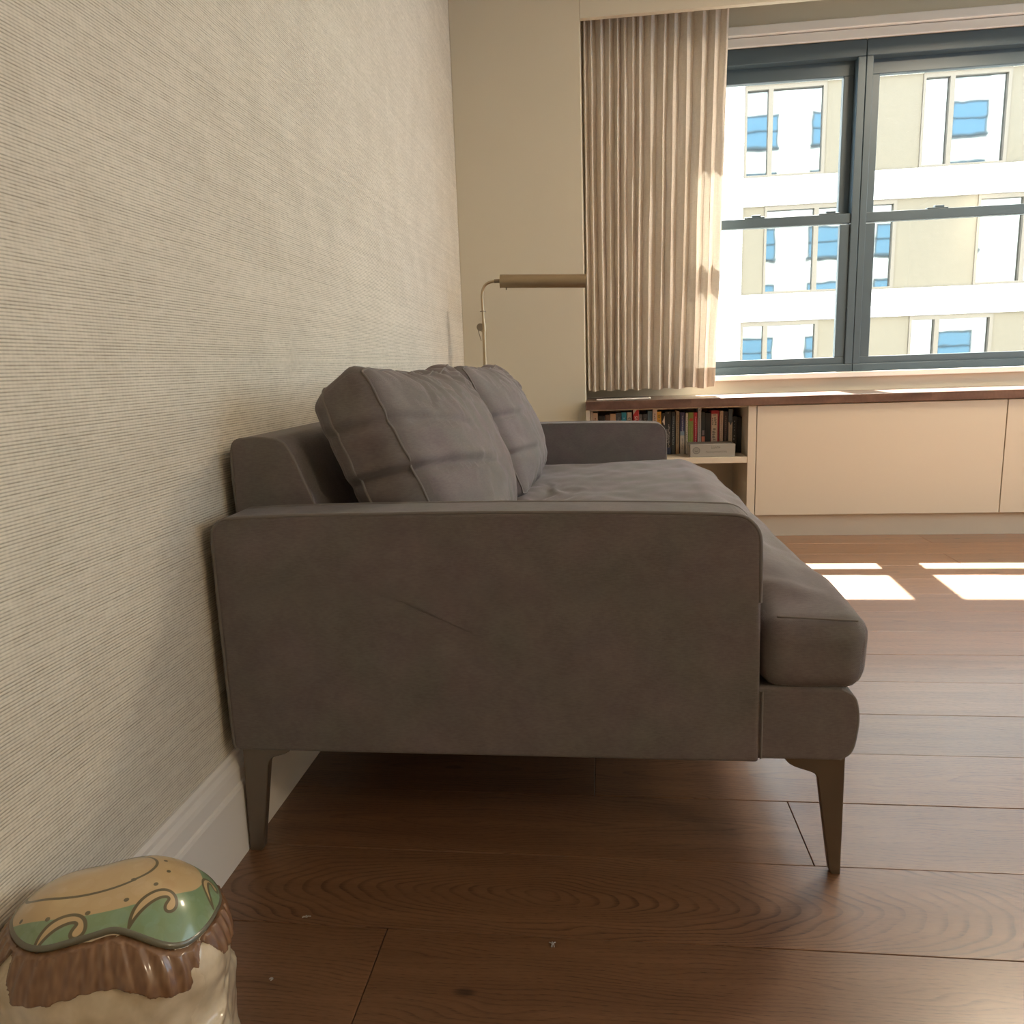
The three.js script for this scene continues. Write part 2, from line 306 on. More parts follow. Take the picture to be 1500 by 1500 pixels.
// ------------------------------------------------------------------ sofa
{
  const Z0 = -1.11, Z1 = -2.885, T = 0.09;
  const sofa = thing('sofa', 'grey-brown velvet two-seat sofa with thin arms and metal blade legs', 'sofa', [0.49, 0, -1.9975]);
  const off = (g) => { g.translate(-0.49, 0, 1.9975); return g; };
  // arm outline in x, y
  const armPts = [];
  const arc = (cx, cy, r, a0, a1, n = 7) => { for (let i = 0; i <= n; i++) { const a = R(mix(a0, a1, i / n)); armPts.push([cx + r * Math.cos(a), cy + r * Math.sin(a)]); } };
  arc(0.016, 0.208, 0.014, 270, 180); arc(0.032, 0.553, 0.030, 180, 97);
  armPts.push([0.12, 0.5865], [0.30, 0.588], [0.45, 0.588], [0.62, 0.586], [0.74, 0.583]);
  arc(0.795, 0.540, 0.040, 84, 0); armPts.push([0.8365, 0.45], [0.838, 0.33]); arc(0.834, 0.2, 0.005, 0, -90);
  const armShape = new THREE.Shape(armPts.map((p) => new THREE.Vector2(...p)));
  for (const [za, zb, nm] of [[Z0, Z0 - T, 'near'], [Z1 + T, Z1, 'far']]) {
    const bev = 0.007, g = new THREE.ExtrudeGeometry(armShape, { depth: T - 2 * bev, bevelEnabled: true, bevelSize: bev, bevelThickness: bev, bevelOffset: -bev, bevelSegments: 4, curveSegments: 8 });
    g.translate(0, 0, zb + bev);
    const arm = mesh('arm', off(uvBox(g)), M.fabric, sofa);
    for (const z of [za - 0.003, zb + 0.003]) {  // welt along both edges
      const k = armPts.slice(4, armPts.length - 9).map(([x, y]) => [x + (x < 0.03 ? 0.0015 : x > 0.82 ? -0.001 : 0), y - 0.0015, z]);
      mesh('piping', off(tube(k, 0.0032, 160, 6)), M.seam, arm);
    }
  }
  // base rail with bowed front
  {
    const s = new THREE.Shape(); s.moveTo(0.006, 0.198); s.lineTo(0.955, 0.200); s.bezierCurveTo(0.975, 0.203, 0.982, 0.235, 0.983, 0.262); s.bezierCurveTo(0.983, 0.292, 0.978, 0.312, 0.955, 0.316); s.lineTo(0.006, 0.316);
    const b = 0.006, g = new THREE.ExtrudeGeometry(s, { depth: Z0 - Z1 - 2 * b - 0.006, bevelEnabled: true, bevelSize: b, bevelThickness: b, bevelOffset: -b, bevelSegments: 3, curveSegments: 14 });
    g.translate(0, 0, Z1 + b + 0.003);
    const base = mesh('base', off(uvBox(g)), M.fabric, sofa);
    mesh('piping', off(tube([[0.842, 0.202, Z0 - 0.002], [0.842, 0.26, Z0 - 0.002], [0.842, 0.31, Z0 - 0.002]], 0.0018, 20, 5)), M.seam, base);
    mesh('piping', off(tube([[0.957, 0.203, Z0 - 0.006], [0.972, 0.215, Z0 - 0.006], [0.979, 0.245, Z0 - 0.006], [0.980, 0.275, Z0 - 0.006], [0.973, 0.302, Z0 - 0.006], [0.955, 0.313, Z0 - 0.006]], 0.003, 30, 6)), M.seam, base);
  }
  // back frame
  {
    const s = new THREE.Shape(); s.moveTo(0.002, 0.21); s.lineTo(0.002, 0.672); s.bezierCurveTo(0.002, 0.692, 0.012, 0.698, 0.03, 0.699); s.lineTo(0.068, 0.698); s.bezierCurveTo(0.096, 0.697, 0.104, 0.680, 0.112, 0.658); s.lineTo(0.152, 0.56); s.lineTo(0.20, 0.40); s.lineTo(0.20, 0.21);
    const b = 0.006, d = Z0 - Z1 - 2 * T - 0.002, g = new THREE.ExtrudeGeometry(s, { depth: d - 2 * b, bevelEnabled: true, bevelSize: b, bevelThickness: b, bevelOffset: -b, bevelSegments: 3, curveSegments: 10 });
    g.translate(0, 0, Z1 + T + 0.001 + b);
    const back = mesh('back', off(uvBox(g)), M.fabric, sofa);
    for (const z of [Z0 - T - 0.004, Z1 + T + 0.004]) mesh('piping', off(tube([[0.004, 0.56, z], [0.004, 0.672, z], [0.011, 0.692, z], [0.03, 0.697, z], [0.068, 0.696, z], [0.092, 0.689, z], [0.106, 0.667, z], [0.128, 0.61, z], [0.15, 0.558, z]], 0.0028, 70, 6)), M.seam, back);
  }
  // T-shaped bench seat cushion
  {
    const za = Z0 + 0.004, zb = Z1 - 0.004, zm = (za + zb) / 2;
    const f = (x, y, z) => {
      const top = 0.425 + 0.030 * smooth(0, 0.22, Math.min(za - z, z - zb)) + 0.008 * smooth(0.45, 0.88, x) * smooth(0, 0.3, za - z)
        - 0.006 * smooth(0.75, 0.2, x) - 0.042 * smooth(0.86, 1.0, x) * smooth(0.0, 0.35, Math.min(za - z, z - zb + 0.25)) + 0.004 * n3(x * 4, 0, z * 3) + 0.0016 * n3(x * 12, 3, z * 8)
        + 0.006 * Math.exp(-(((x - 0.83) / 0.012) ** 2)) * smooth(0.16, 0.02, za - z) * 0 
        + 0.007 * Math.exp(-(((z + 1.235 - 0.03 * Math.sin((x - 0.83) * 14)) / 0.022) ** 2)) * smooth(0.8, 0.86, x) * smooth(0.985, 0.9, x)
        + 0.005 * Math.sin(x * 95 + n2(x * 8, z * 6) * 2.2) * Math.exp(-(((x - 0.46) / 0.10) ** 2)) * Math.exp(-(((z + 2.05) / 0.16) ** 2));
      const hy = (top - 0.309) / 2, cy = (top + 0.309) / 2;
      const frontX = 0.917, fh = 0.0775 + 0.0035 * n3(2, y * 9, z * 5) * 0.6;
      const sl = 0.010 * (y - 0.37) / 0.06;  // front face leans
      const ear = rbox(x - frontX + (x > frontX ? sl * -0.3 : 0), y - cy, z - zm, fh, hy, (za - zb) / 2, 0.034);
      const seat = rbox(x - 0.53, y - cy, z - zm, 0.40, hy, (za - zb) / 2 - 0.098, 0.03);
      return smin(ear, seat, 0.012);
    };
    const g = sdfMesh(f, [0.12, 0.295, zb - 0.01], [1.01, 0.48, za + 0.01], 0.0085);
    const seat = mesh('seat_cushion', off(g), M.fabric, sofa);
    mesh('seam', off(tube([[0.86, 0.4265, Z0 - 0.004], [0.90, 0.4245, Z0 - 0.0035], [0.945, 0.422, Z0 - 0.004], [0.975, 0.419, Z0 - 0.009]], 0.0018, 30, 5)), M.seam, seat);
    mesh('seam', off(tube([[0.862, 0.3125, Z0 - 0.012], [0.90, 0.312, Z0 - 0.012], [0.96, 0.3135, Z0 - 0.012]], 0.0016, 20, 5)), M.seam, seat);
  }
  // blade legs
  {
    const fr = new THREE.Shape(); fr.moveTo(0.876, 0.2); fr.lineTo(0.884, 0.190); fr.bezierCurveTo(0.890, 0.181, 0.905, 0.178, 0.917, 0.174); fr.bezierCurveTo(0.926, 0.171, 0.930, 0.168, 0.932, 0.160); fr.lineTo(0.954, 0.006); fr.lineTo(0.958, 0.0); fr.lineTo(0.971, 0.0); fr.lineTo(0.970, 0.2);
    const rr = new THREE.Shape(); rr.moveTo(0.10, 0.2); rr.lineTo(0.092, 0.188); rr.bezierCurveTo(0.086, 0.182, 0.076, 0.178, 0.066, 0.176); rr.bezierCurveTo(0.056, 0.173, 0.052, 0.168, 0.050, 0.155); rr.lineTo(0.027, 0.005); rr.lineTo(0.023, 0.0); rr.lineTo(0.003, 0.0); rr.lineTo(0.008, 0.2);
    for (const sh of [fr, rr]) for (const z of [Z0 - 0.033, Z1 + 0.018]) {
      const b = 0.0015, g = new THREE.ExtrudeGeometry(sh, { depth: 0.015 - 2 * b, bevelEnabled: true, bevelSize: b, bevelThickness: b, bevelOffset: -b, bevelSegments: 2, curveSegments: 10 }); g.translate(0, 0, z + b);
      const leg = mesh('leg', off(g), M.legMetal, sofa);
    }
  }
}
// loose back cushions
function backCushion(name, label, seed, zc, W, yaw, dx, variant) {
  const H = 0.388, T = 0.128, lean = R(24);
  const t = thing(name, label, 'cushion', [0.252 + dx, 0.615, zc], 'loose back cushions of the sofa');
  t.rotation.set(0, yaw, 0);
  const N = new THREE.BoxGeometry(T, H, W, 14, 64, 110), p = N.attributes.position, hx = T / 2, hy = H / 2, hz = W / 2, r = 0.04;
  const place = (x, y, z, extra = 0) => { // soft box in cushion axes -> leaned
    const cx = clamp(x, -(hx - r), hx - r), cy = clamp(y, -(hy - r), hy - r), cz = clamp(z, -(hz - r), hz - r);
    let dx = x - cx, dy = y - cy, dz = z - cz, l = Math.hypot(dx, dy, dz) || 1; dx /= l; dy /= l; dz /= l;
    let q = [cx + dx * r, cy + dy * r, cz + dz * r];
    const a = clamp(q[2] / hz, -1, 1), b = clamp(q[1] / hy, -1, 1), c = q[0] / hx;
    const puff = (1 - Math.abs(a) ** 3.2) * (1 - Math.abs(b) ** 3.2);
    // creases: folds that cross the side panel, fans from the top corners, pleats along the bottom
    const near = (a + 1) / 2;                       // 1 at the end towards the viewer
    let w = 0.0045 * n3(q[2] * 6 + seed, q[1] * 8, q[0] * 8) + 0.002 * n3(q[2] * 14 + seed, q[1] * 18, q[0] * 14);
    for (const [b0, len, amp, sl] of variant.folds) { const bb = b - b0 - sl * (1 - near); w -= amp * Math.exp(-((bb / 0.04) ** 2)) * smooth(1 - len, 1, near) - amp * 0.7 * Math.exp(-(((bb - 0.1) / 0.07) ** 2)) * smooth(1 - len, 1, near); }
    const fa = Math.atan2(0.98 - b, (a + 0.92) * 1.6 + 1e-4), fr = Math.hypot(0.98 - b, (a + 0.92) * 1.6);
    w += 0.0055 * Math.sin(fa * 26 + n2(a * 3 + seed, b * 3) * 1.5) * smooth(0.15, 0.5, fr) * smooth(1.35, 0.5, fr) * smooth(1.02, 0.86, b);
    w += 0.0055 * Math.sin(a * 34 + n2(a * 5, b * 4 + seed) * 2) * smooth(-0.45, -0.95, b) * smooth(1, 0.2, Math.abs(a));
    w += 0.0045 * Math.sin(a * 30 + b * 7 + n2(a * 4 + seed, b * 3) * 2.5) * smooth(0.2, 0.9, b) * smooth(0.95, 0.5, a);
    const front = c > 0 ? 1 : 0.15;
    q[0] += Math.sign(c) * puff * (c > 0 ? 0.075 : 0.012) * Math.min(1, Math.abs(c) * 1.2);
    q[0] += dx * w * front; q[1] += dy * w; q[2] += dz * w;
    // side panels belly out, top edge sags between the ears
    q[2] += Math.sign(a) * (1 - b * b) * 0.016 * smooth(0.75, 1, Math.abs(a));
    const sag = -0.010 * (1 - Math.abs(a) ** 2.2) * smooth(0.3, 1, b) + (variant.ear[0] * smooth(0.35, 1, a) + variant.ear[1] * smooth(0.35, 1, -a)) * smooth(0.2, 1, b);
    q[1] += sag + variant.round * -0.024 * smooth(0.45, 1, b) * smooth(0.6, -1, c);
    q[1] += -0.006 * smooth(-0.5, -1, b) * puff;
    const X = q[0] * Math.cos(lean) - q[1] * Math.sin(lean), Y = q[0] * Math.sin(lean) * 0.55 + q[1] * Math.cos(lean);
    return [X, Y, q[2]];
  };
  for (let i = 0; i < p.count; i++) p.setXYZ(i, ...place(p.getX(i), p.getY(i), p.getZ(i)));
  N.computeVertexNormals();
  // weld normals across box edges
  { const key = {}, n = N.attributes.normal; for (let i = 0; i < p.count; i++) { const k = [p.getX(i), p.getY(i), p.getZ(i)].map((v) => Math.round(v * 2e4)).join(); (key[k] ??= []).push(i); }
    for (const L of Object.values(key)) if (L.length > 1) { const s = [0, 0, 0]; for (const i of L) { s[0] += n.getX(i); s[1] += n.getY(i); s[2] += n.getZ(i); } const l = Math.hypot(...s) || 1; for (const i of L) n.setXYZ(i, s[0] / l, s[1] / l, s[2] / l); } }
  const body = mesh('cover', uvBox(N), M.fabric, t);
  for (const sx of [1, -1]) { // piping seam loop round the front and the back panel
    const pts = [], e = 0.0075; // on the rounded rim
    const loop = (k, n) => { for (let i = 0; i < n; i++) { const s = i / n, per = [[-hz, -hy, hz, -hy], [hz, -hy, hz, hy], [hz, hy, -hz, hy], [-hz, hy, -hz, -hy]][k]; const z = mix(per[0], per[2], s), y = mix(per[1], per[3], s); const q = place(sx > 0 ? hx : -0.5 * hx, y, z); pts.push(q); } };
    loop(0, 40); loop(1, 24); loop(2, 40); loop(3, 24);
    mesh('seam', tube(pts, 0.0026, 420, 5, true), M.seam, t);
  }
  return t;
}
backCushion('back_cushion', 'near grey velvet back cushion, deeply creased, against the arm closest to the viewer', 1, -1.602, 0.752, 0.0, 0.0, { folds: [[0.06, 0.8, 0.010, -0.6], [0.5, 0.6, 0.007, -0.65], [-0.6, 0.75, 0.009, -0.35]], ear: [0.010, 0.012], round: 1 });
backCushion('back_cushion', 'far grey velvet back cushion, bluish in window light, beside the far arm', 5, -2.388, 0.742, 0.02, 0.018, { folds: [[0.2, 0.6, 0.008, -0.3], [-0.35, 0.5, 0.008, -0.3]], ear: [0.008, 0.008], round: 1 });

// ------------------------------------------------------------------ pharmacy floor lamp
{
  const lamp = thing('floor_lamp', 'slim aged brass pharmacy floor lamp behind the sofa', 'lamp', [0.134, 0, -3.2]);
  const cyl = (r0, r1, y0, y1, n = 20) => { const g = new THREE.CylinderGeometry(r1, r0, y1 - y0, n); g.translate(0, (y0 + y1) / 2, 0); return g; };
  mesh('base', merge([cyl(0.12, 0.118, 0, 0.012, 40), cyl(0.118, 0.03, 0.012, 0.022, 40)]), M.brass, lamp);
  mesh('pole', cyl(0.0075, 0.0075, 0.02, 0.955), M.brass, lamp);
  const arm = mesh('arm', tube([[0, 0.95, 0], [0, 1.0, 0], [-0.001, 1.05, 0], [-0.001, 1.085, 0], [0.004, 1.108, 0], [0.018, 1.126, 0], [0.040, 1.1335, 0], [0.075, 1.135, 0]], 0.0058, 60, 12), M.brass, lamp);
  mesh('collar', merge([(() => { const g = new THREE.CylinderGeometry(0.0125, 0.0125, 0.003, 20); g.translate(0, 1.019, 0); return g; })()]), M.brassDark, arm);
  mesh('ferrule', (() => { const g = new THREE.CylinderGeometry(0.0078, 0.0078, 0.022, 16); g.rotateZ(Math.PI / 2); g.translate(0.062, 1.135, 0); return g; })(), M.brassDark, arm);
  const clamp_ = mesh('clamp', cyl(0.0105, 0.0105, 0.938, 0.972), M.brass, lamp);
  mesh('clamp_knob', (() => { const g = new THREE.CylinderGeometry(0.0145, 0.0145, 0.012, 24); g.rotateX(Math.PI / 2); g.scale(1, 1.05, 1); g.translate(-0.013, 0.957, 0.004); return g; })(), M.brassDark, clamp_);
  mesh('clamp_lever', tube([[-0.022, 0.945, 0.006], [-0.017, 0.925, 0.006], [-0.011, 0.903, 0.006]], 0.0018, 12, 6), M.brassDark, clamp_);
  // half-open trough shade: a tube with its underside cut away
  const sh = [], r = 0.0272, n = 26, a0 = R(-62), a1 = R(242);
  const shape = new THREE.Shape(); for (let i = 0; i <= n; i++) { const a = mix(a0, a1, i / n); shape[i ? 'lineTo' : 'moveTo'](r * Math.cos(a), r * Math.sin(a)); } for (let i = n; i >= 0; i--) { const a = mix(a0, a1, i / n); shape.lineTo((r - 0.0016) * Math.cos(a), (r - 0.0016) * Math.sin(a)); }
  const g = new THREE.ExtrudeGeometry(shape, { depth: 0.345, bevelEnabled: false }); g.rotateY(Math.PI / 2);
  const cap = new THREE.CylinderGeometry(r - 0.0008, r - 0.0008, 0.002, 28, 1, false); cap.rotateZ(Math.PI / 2);
  const cap2 = cap.clone(); cap2.translate(0.344, 0, 0); cap.translate(0.001, 0, 0);
  const shade = mesh('shade', merge([g, cap, cap2]), M.brass, lamp); shade.position.set(0.075, 1.133, 0); shade.rotation.z = R(-2.4);
  mesh('switch', (() => { const q = new THREE.CylinderGeometry(0.003, 0.003, 0.010, 10); q.translate(0.025, -0.028, 0); return q; })(), M.brassDark, shade);
  mesh('bulb', (() => { const q = new THREE.CylinderGeometry(0.011, 0.011, 0.24, 14); q.rotateZ(Math.PI / 2); q.translate(0.17, 0.0, 0); return q; })(), std({ color: lin(0.8, 0.78, 0.72), roughness: 0.3 }), shade);
}

// ------------------------------------------------------------------ curtain
{
  const cur = thing('curtain', 'pleated cream linen curtain drawn to the left of the window', 'curtain', [0.86, 0.665, -3.74]);
  const NU = 420, NV = 60, y0 = 0.667, y1 = 2.40, cr = rng(33);
  const ph = []; { let a = 0; for (let i = 0; i <= NU; i++) { const u = i / NU; ph.push(a); const per = mix(0.034, 0.058, smooth(0, 0.75, u)) * (1 + 0.45 * n2(u * 9, 4)); a += 0.625 / NU / per * 2 * Math.PI; } }
  const pt = (i, v, dz = 0) => {
    const u = i / NU, y = mix(y0, y1, v), right = v < 0.3 ? mix(1.135, 1.150, v / 0.3) : mix(1.150, 1.176, (v - 0.3) / 0.7), left = 0.545;
    const A = (0.020 + 0.010 * n2(u * 7, 9)) * mix(1.12, 0.8, v) * mix(1, 0.35, smooth(0.86, 1, u));
    const p = ph[i] + 0.35 * n2(u * 6, v * 1.6) + 0.5 * (1 - v) * n2(u * 3, 20);
    const s = Math.sin(p), sh = Math.sign(s) * Math.abs(s) ** 0.75;
    const x = mix(left, right, u) + 0.007 * Math.sin(2 * p) * mix(1, 0.3, smooth(0.86, 1, u));
    const bot = v < 0.002 ? 0.004 * Math.sin(p * 0.5 + 1) : 0;
    return [x - 0.86, y + bot - 0.665, -0.0 + A * sh + 0.004 * n2(u * 20, v * 5) + dz];
  };
  const sheet = (v0, v1, nv, dz) => { const P = [], U = [], I = []; for (let j = 0; j <= nv; j++) for (let i = 0; i <= NU; i++) { const v = mix(v0, v1, j / nv); P.push(...pt(i, v, dz)); U.push(i / NU * 1.5, v * 1.73); }
    for (let j = 0; j < nv; j++) for (let i = 0; i < NU; i++) { const a = j * (NU + 1) + i, b = a + 1, c = a + NU + 1, d = c + 1; I.push(a, b, d, a, d, c); }
    const g = new THREE.BufferGeometry(); g.setAttribute('position', new THREE.Float32BufferAttribute(P, 3)); g.setAttribute('uv', new THREE.Float32BufferAttribute(U, 2)); g.setIndex(I); g.computeVertexNormals(); return g; };
  mesh('drape', sheet(0, 1, NV, 0), M.linen, cur);
  mesh('hem', sheet(0, 0.052, 5, 0.0018), M.linen, cur);
  const track = mesh('curtain_track', box(0.54, 4.3, 2.40, 2.425, -3.755, -3.725, 0.002), M.trim); track.userData = { label: 'white curtain track hidden behind the valance', category: 'track' };
}

// ------------------------------------------------------------------ books
const bookData = [
  // x, width, top, spine colour, text colour, style, label
  [0.557, 0.0086, 0.575, '#e6dccb', '#8a7f70', 'plain', 'pale cream book at the left end of the shelf, against the column'],
  [0.567, 0.022, 0.568, '#d2bca8', '#7a5b4b', 'dot', 'small beige book second from the column, with a dark dot'],
  [0.592, 0.030, 0.553, '#2b2a2b', '#555', 'plain', 'low black book between the beige book and a brown one'],
  [0.624, 0.0215, 0.557, '#7c5f4e', '#3f2f27', 'plain', 'brown book left of the slanted-top tan book'],
  [0.647, 0.026, 0.561, '#d8b898', '#937457', 'plain', 'tan book with a light worn top beside a slate book'],
  [0.674, 0.0245, 0.565, '#56616b', '#8a949c', 'marks', 'slate grey book left of the turquoise one'],
  [0.700, 0.0215, 0.567, '#3fa0b8', '#d8eef2', 'dot', 'turquoise blue book between slate and off-white books'],
  [0.725, 0.0215, 0.567, '#cdc4b4', '#2c2a28', 'CRU', 'off-white book with heavy black capitals, right of the turquoise book'],
  [0.753, 0.0275, 0.578, '#c9303c', '#f0d8d0', 'SAI', 'bright red book with a white corner triangle and white capitals'],
  [0.782, 0.0120, 0.556, '#77777c', '#b0b0b4', 'marks', 'thin grey book right of the bright red book'],
  [0.797, 0.0215, 0.557, '#4a4b4c', '#8a8a84', 'marks', 'dark grey low book left of a blue-grey one'],
  [0.820, 0.0200, 0.570, '#5d7480', '#a0b0b8', 'plain', 'blue-grey book left of the white titled book'],
  [0.842, 0.0198, 0.579, '#e0cdbd', '#5a4d46', 'marks', 'tall white book left of the yellow-orange book'],
  [0.8625, 0.0185, 0.566, '#e2ab4a', '#6b7a3a', 'rings', 'yellow-orange book with a green ring'],
  [0.884, 0.0153, 0.559, '#3c3836', '#e8dccb', 'figure', 'black book with a white figure at the top of its spine'],
  [0.900, 0.0262, 0.565, '#33322f', '#b9b2a8', 'twoline', 'thick black book with two lines of grey capitals'],
  [0.928, 0.0182, 0.563, '#3b3d3c', '#9aa39c', 'marks', 'black book with spaced pale letters, right of the two-line book'],
  [0.949, 0.0153, 0.567, '#a58f6e', '#6a5940', 'marks', 'tan-gold book right of the black books'],
  [0.968, 0.0198, 0.560, '#4a4668', '#d0cbc8', 'half', 'book with a violet upper and cream lower spine'],
  [0.993, 0.0106, 0.556, '#d9d0c0', '#22201f', 'marks', 'thin ivory paperback left of the green book'],
  [1.005, 0.0243, 0.559, '#8ea052', '#c2583f', 'leafy', 'green book with a red spot on its spine'],
  [1.031, 0.0151, 0.558, '#c23a48', '#f0c8c4', 'marks', 'slim red paperback right of the green book'],
  [1.048, 0.0151, 0.581, '#bdb9ba', '#6f6c6e', 'top', 'very tall thin silver-grey book'],
  [1.0645, 0.0164, 0.559, '#3a3f42', '#d98872', 'coral', 'dark book with a coral picture low on its spine'],
  [1.082, 0.0243, 0.554, '#2f3236', '#b8b8b8', 'foot', 'black book with small pale letters at its foot'],
  [1.108, 0.0350, 0.565, '#b3323f', '#d9c6b4', 'plate', 'thick red book with a cream title plate and bold black capitals'],
  [1.147, 0.0150, 0.560, '#dcc4b2', '#b08c74', 'marks', 'pale pink-cream book right of the thick red book'],
  [1.165, 0.0180, 0.559, '#4c4343', '#8a7a74', 'marks', 'dark brown book right of the pink-cream book'],
  [1.186, 0.0180, 0.569, '#6b7780', '#d8ccba', 'lower', 'blue-grey and cream book near the cabinet divider'],
  [1.2055, 0.0185, 0.535, '#2f3332', '#aab0ae', 'flecks', 'short black book with white flecks, second from the divider'],
  [1.2255, 0.0200, 0.531, '#303434', '#9aa09e', 'plain2', 'short black book closest to the cabinet divider'],
];
{
  const br = rng(77), zS = -3.65, y0 = 0.3668, pages = std({ color: lin(0.68, 0.6, 0.48), roughness: 0.9 });
  const glyphs = (c, x, y, w, h, n) => { for (let i = 0; i < n; i++) { const gh = h / n; for (let s = 0; s < 3; s++) c.fillRect(x + br() * w * 0.3, y + i * gh + gh * (0.08 + 0.26 * s), w * (0.35 + 0.4 * br()), gh * 0.16); c.fillRect(x + (br() > 0.5 ? 0 : w * 0.7), y + i * gh + gh * 0.08, w * 0.22, gh * 0.7); } };
  for (const [x, w, top, col, ink, style, label] of bookData) {
    const h = top - y0, b = thing('book', label, 'book', [x + w / 2, y0, zS], 'books on the upper shelf');
    const cv = document.createElement('canvas'); cv.width = 64; cv.height = 512; const c = cv.getContext('2d');
    c.fillStyle = col; c.fillRect(0, 0, 64, 512); c.fillStyle = ink;
    const word = (s, y, size) => { c.save(); c.translate(32, y); c.rotate(Math.PI / 2); c.font = 'bold ' + size + 'px sans-serif'; c.textBaseline = 'middle'; c.fillText(s, 0, 2); c.restore(); };
    if (style === 'dot') { c.beginPath(); c.arc(32, 70, 8, 0, 7); c.fill(); }
    if (style === 'marks') glyphs(c, 20, 50, 24, 300 + br() * 60, 14);
    if (style === 'CRU') { word('CRU', 60, 46); glyphs(c, 4, 70, 8, 120, 8); }
    if (style === 'SAI') { c.beginPath(); c.moveTo(0, 0); c.lineTo(40, 0); c.lineTo(0, 60); c.fill(); word('SAI', 70, 44); c.fillStyle = '#e6a0a0'; c.fillRect(58, 0, 6, 512); }
    if (style === 'rings') { c.lineWidth = 7; c.strokeStyle = ink; c.beginPath(); c.arc(32, 55, 15, 0, 7); c.stroke(); c.fillStyle = '#a8641f'; for (let i = 0; i < 5; i++) c.fillRect(24, 100 + i * 34, 16, 16); }
    if (style === 'figure') { c.beginPath(); c.moveTo(58, 30); c.lineTo(40, 60); c.lineTo(8, 110); c.lineTo(30, 120); c.lineTo(44, 150); c.lineTo(60, 140); c.fill(); c.fillStyle = '#c9c2b8'; glyphs(c, 24, 270, 20, 120, 4); }
    if (style === 'twoline') { glyphs(c, 34, 150, 18, 290, 16); glyphs(c, 12, 210, 16, 170, 9); c.fillStyle = '#37415a'; c.fillRect(0, 430, 64, 82); c.fillStyle = '#d8d2c6'; c.fillRect(26, 8, 10, 14); }
    if (style === 'half') { c.fillStyle = '#8fa0ad'; c.fillRect(0, 230, 64, 60); c.fillStyle = '#cbbfae'; c.fillRect(0, 282, 64, 230); c.fillStyle = ink; glyphs(c, 26, 40, 18, 200, 9); c.fillStyle = '#857d70'; glyphs(c, 24, 320, 18, 130, 7); }
    if (style === 'leafy') { c.beginPath(); c.arc(34, 90, 20, 0, 7); c.fill(); c.fillStyle = '#b5b86c'; glyphs(c, 36, 150, 14, 250, 12); c.fillStyle = '#c0ad7d'; glyphs(c, 10, 170, 12, 240, 12); c.fillStyle = '#c07a58'; c.fillRect(56, 0, 8, 512); }
    if (style === 'top') { c.beginPath(); c.arc(32, 30, 9, 0, 7); c.fill(); glyphs(c, 26, 120, 12, 260, 14); }
    if (style === 'coral') { c.fillRect(4, 300, 56, 100); c.fillStyle = '#8f8388'; c.fillRect(14, 225, 38, 60); c.fillStyle = '#7a5a52'; glyphs(c, 14, 420, 36, 40, 2); }
    if (style === 'foot') glyphs(c, 8, 400, 48, 26, 1);
    if (style === 'plate') { c.fillRect(2, 40, 50, 472); c.fillStyle = '#5c5550'; glyphs(c, 26, 80, 18, 100, 4); glyphs(c, 8, 85, 12, 90, 4); c.fillRect(14, 52, 26, 6); glyphs(c, 12, 210, 26, 280, 9); }
    if (style === 'lower') { c.fillRect(0, 150, 64, 362); c.fillStyle = '#5b6670'; c.beginPath(); c.moveTo(0, 130); c.lineTo(64, 130); c.lineTo(36, 190); c.fill(); c.fillStyle = '#a89f92'; glyphs(c, 24, 210, 16, 220, 10); }
    if (style === 'flecks') for (let i = 0; i < 9; i++) { c.beginPath(); c.arc(14 + br() * 36, 60 + i * 40 + br() * 20, 3 + br() * 6, 0, 7); c.fill(); }
    const t = new THREE.CanvasTexture(cv); t.colorSpace = THREE.SRGBColorSpace;
    const cover = std({ color: new THREE.Color(col), roughness: 0.6 }), spineM = std({ map: t, roughness: 0.55 });
    const d = 0.12 + br() * 0.02, th = 0.0014;
    mesh('cover', merge([box(-w / 2, -w / 2 + th, 0, h, -d, -0.0004), box(w / 2 - th, w / 2, 0, h, -d, -0.0004)]), cover, b);
    const sp = new RoundedBoxGeometry(w, h, 0.003, 2, 0.0012); sp.translate(0, h / 2, -0.0006);
    { const p = sp.attributes.position, uv = sp.attributes.uv; for (let i = 0; i < p.count; i++) uv.setXY(i, clamp(p.getX(i) / w + 0.5), clamp(p.getY(i) / h)); }
    mesh('spine', sp, spineM, b);
    mesh('pages', box(-w / 2 + th, w / 2 - th, 0.003, h - 0.003, -d + 0.003, -0.0025), pages, b);
  }
  // long shallow box lying in front of the books
  const bx = thing('storage_box', 'long low grey-green box with a round emblem, in front of the books', 'box', [1.098, y0, -3.575]);
  const cv = document.createElement('canvas'); cv.width = 512; cv.height = 150; const c = cv.getContext('2d');
  c.fillStyle = '#97938a'; c.fillRect(0, 0, 512, 150); c.strokeStyle = '#57554f'; c.lineWidth = 8; c.beginPath(); c.arc(68, 72, 38, 0, 7); c.stroke(); c.fillStyle = '#85827a'; c.fill(); c.lineWidth = 5; c.beginPath(); c.arc(68, 66, 18, 0.3, 2.8); c.stroke();
  c.fillStyle = '#6c6b64'; const row = (x, y, w, h, n) => { for (let i = 0; i < n; i++) { const gw = w / n; c.fillRect(x + i * gw, y, gw * 0.2, h); c.fillRect(x + i * gw + gw * 0.2, y + h * br() * 0.8, gw * 0.5, h * 0.2); c.fillRect(x + i * gw + gw * 0.62, y + h * 0.3 * br(), gw * 0.16, h * 0.7); } };
  row(240, 22, 105, 30, 5); c.fillStyle = '#77736d'; row(178, 78, 245, 26, 14);
  const t = new THREE.CanvasTexture(cv); t.colorSpace = THREE.SRGBColorSpace;
  const bm = std({ color: new THREE.Color('#97938a'), roughness: 0.7 });
  mesh('tray', box(-0.098, 0.098, 0, 0.045, -0.06, 0.06, 0.002), bm, bx);
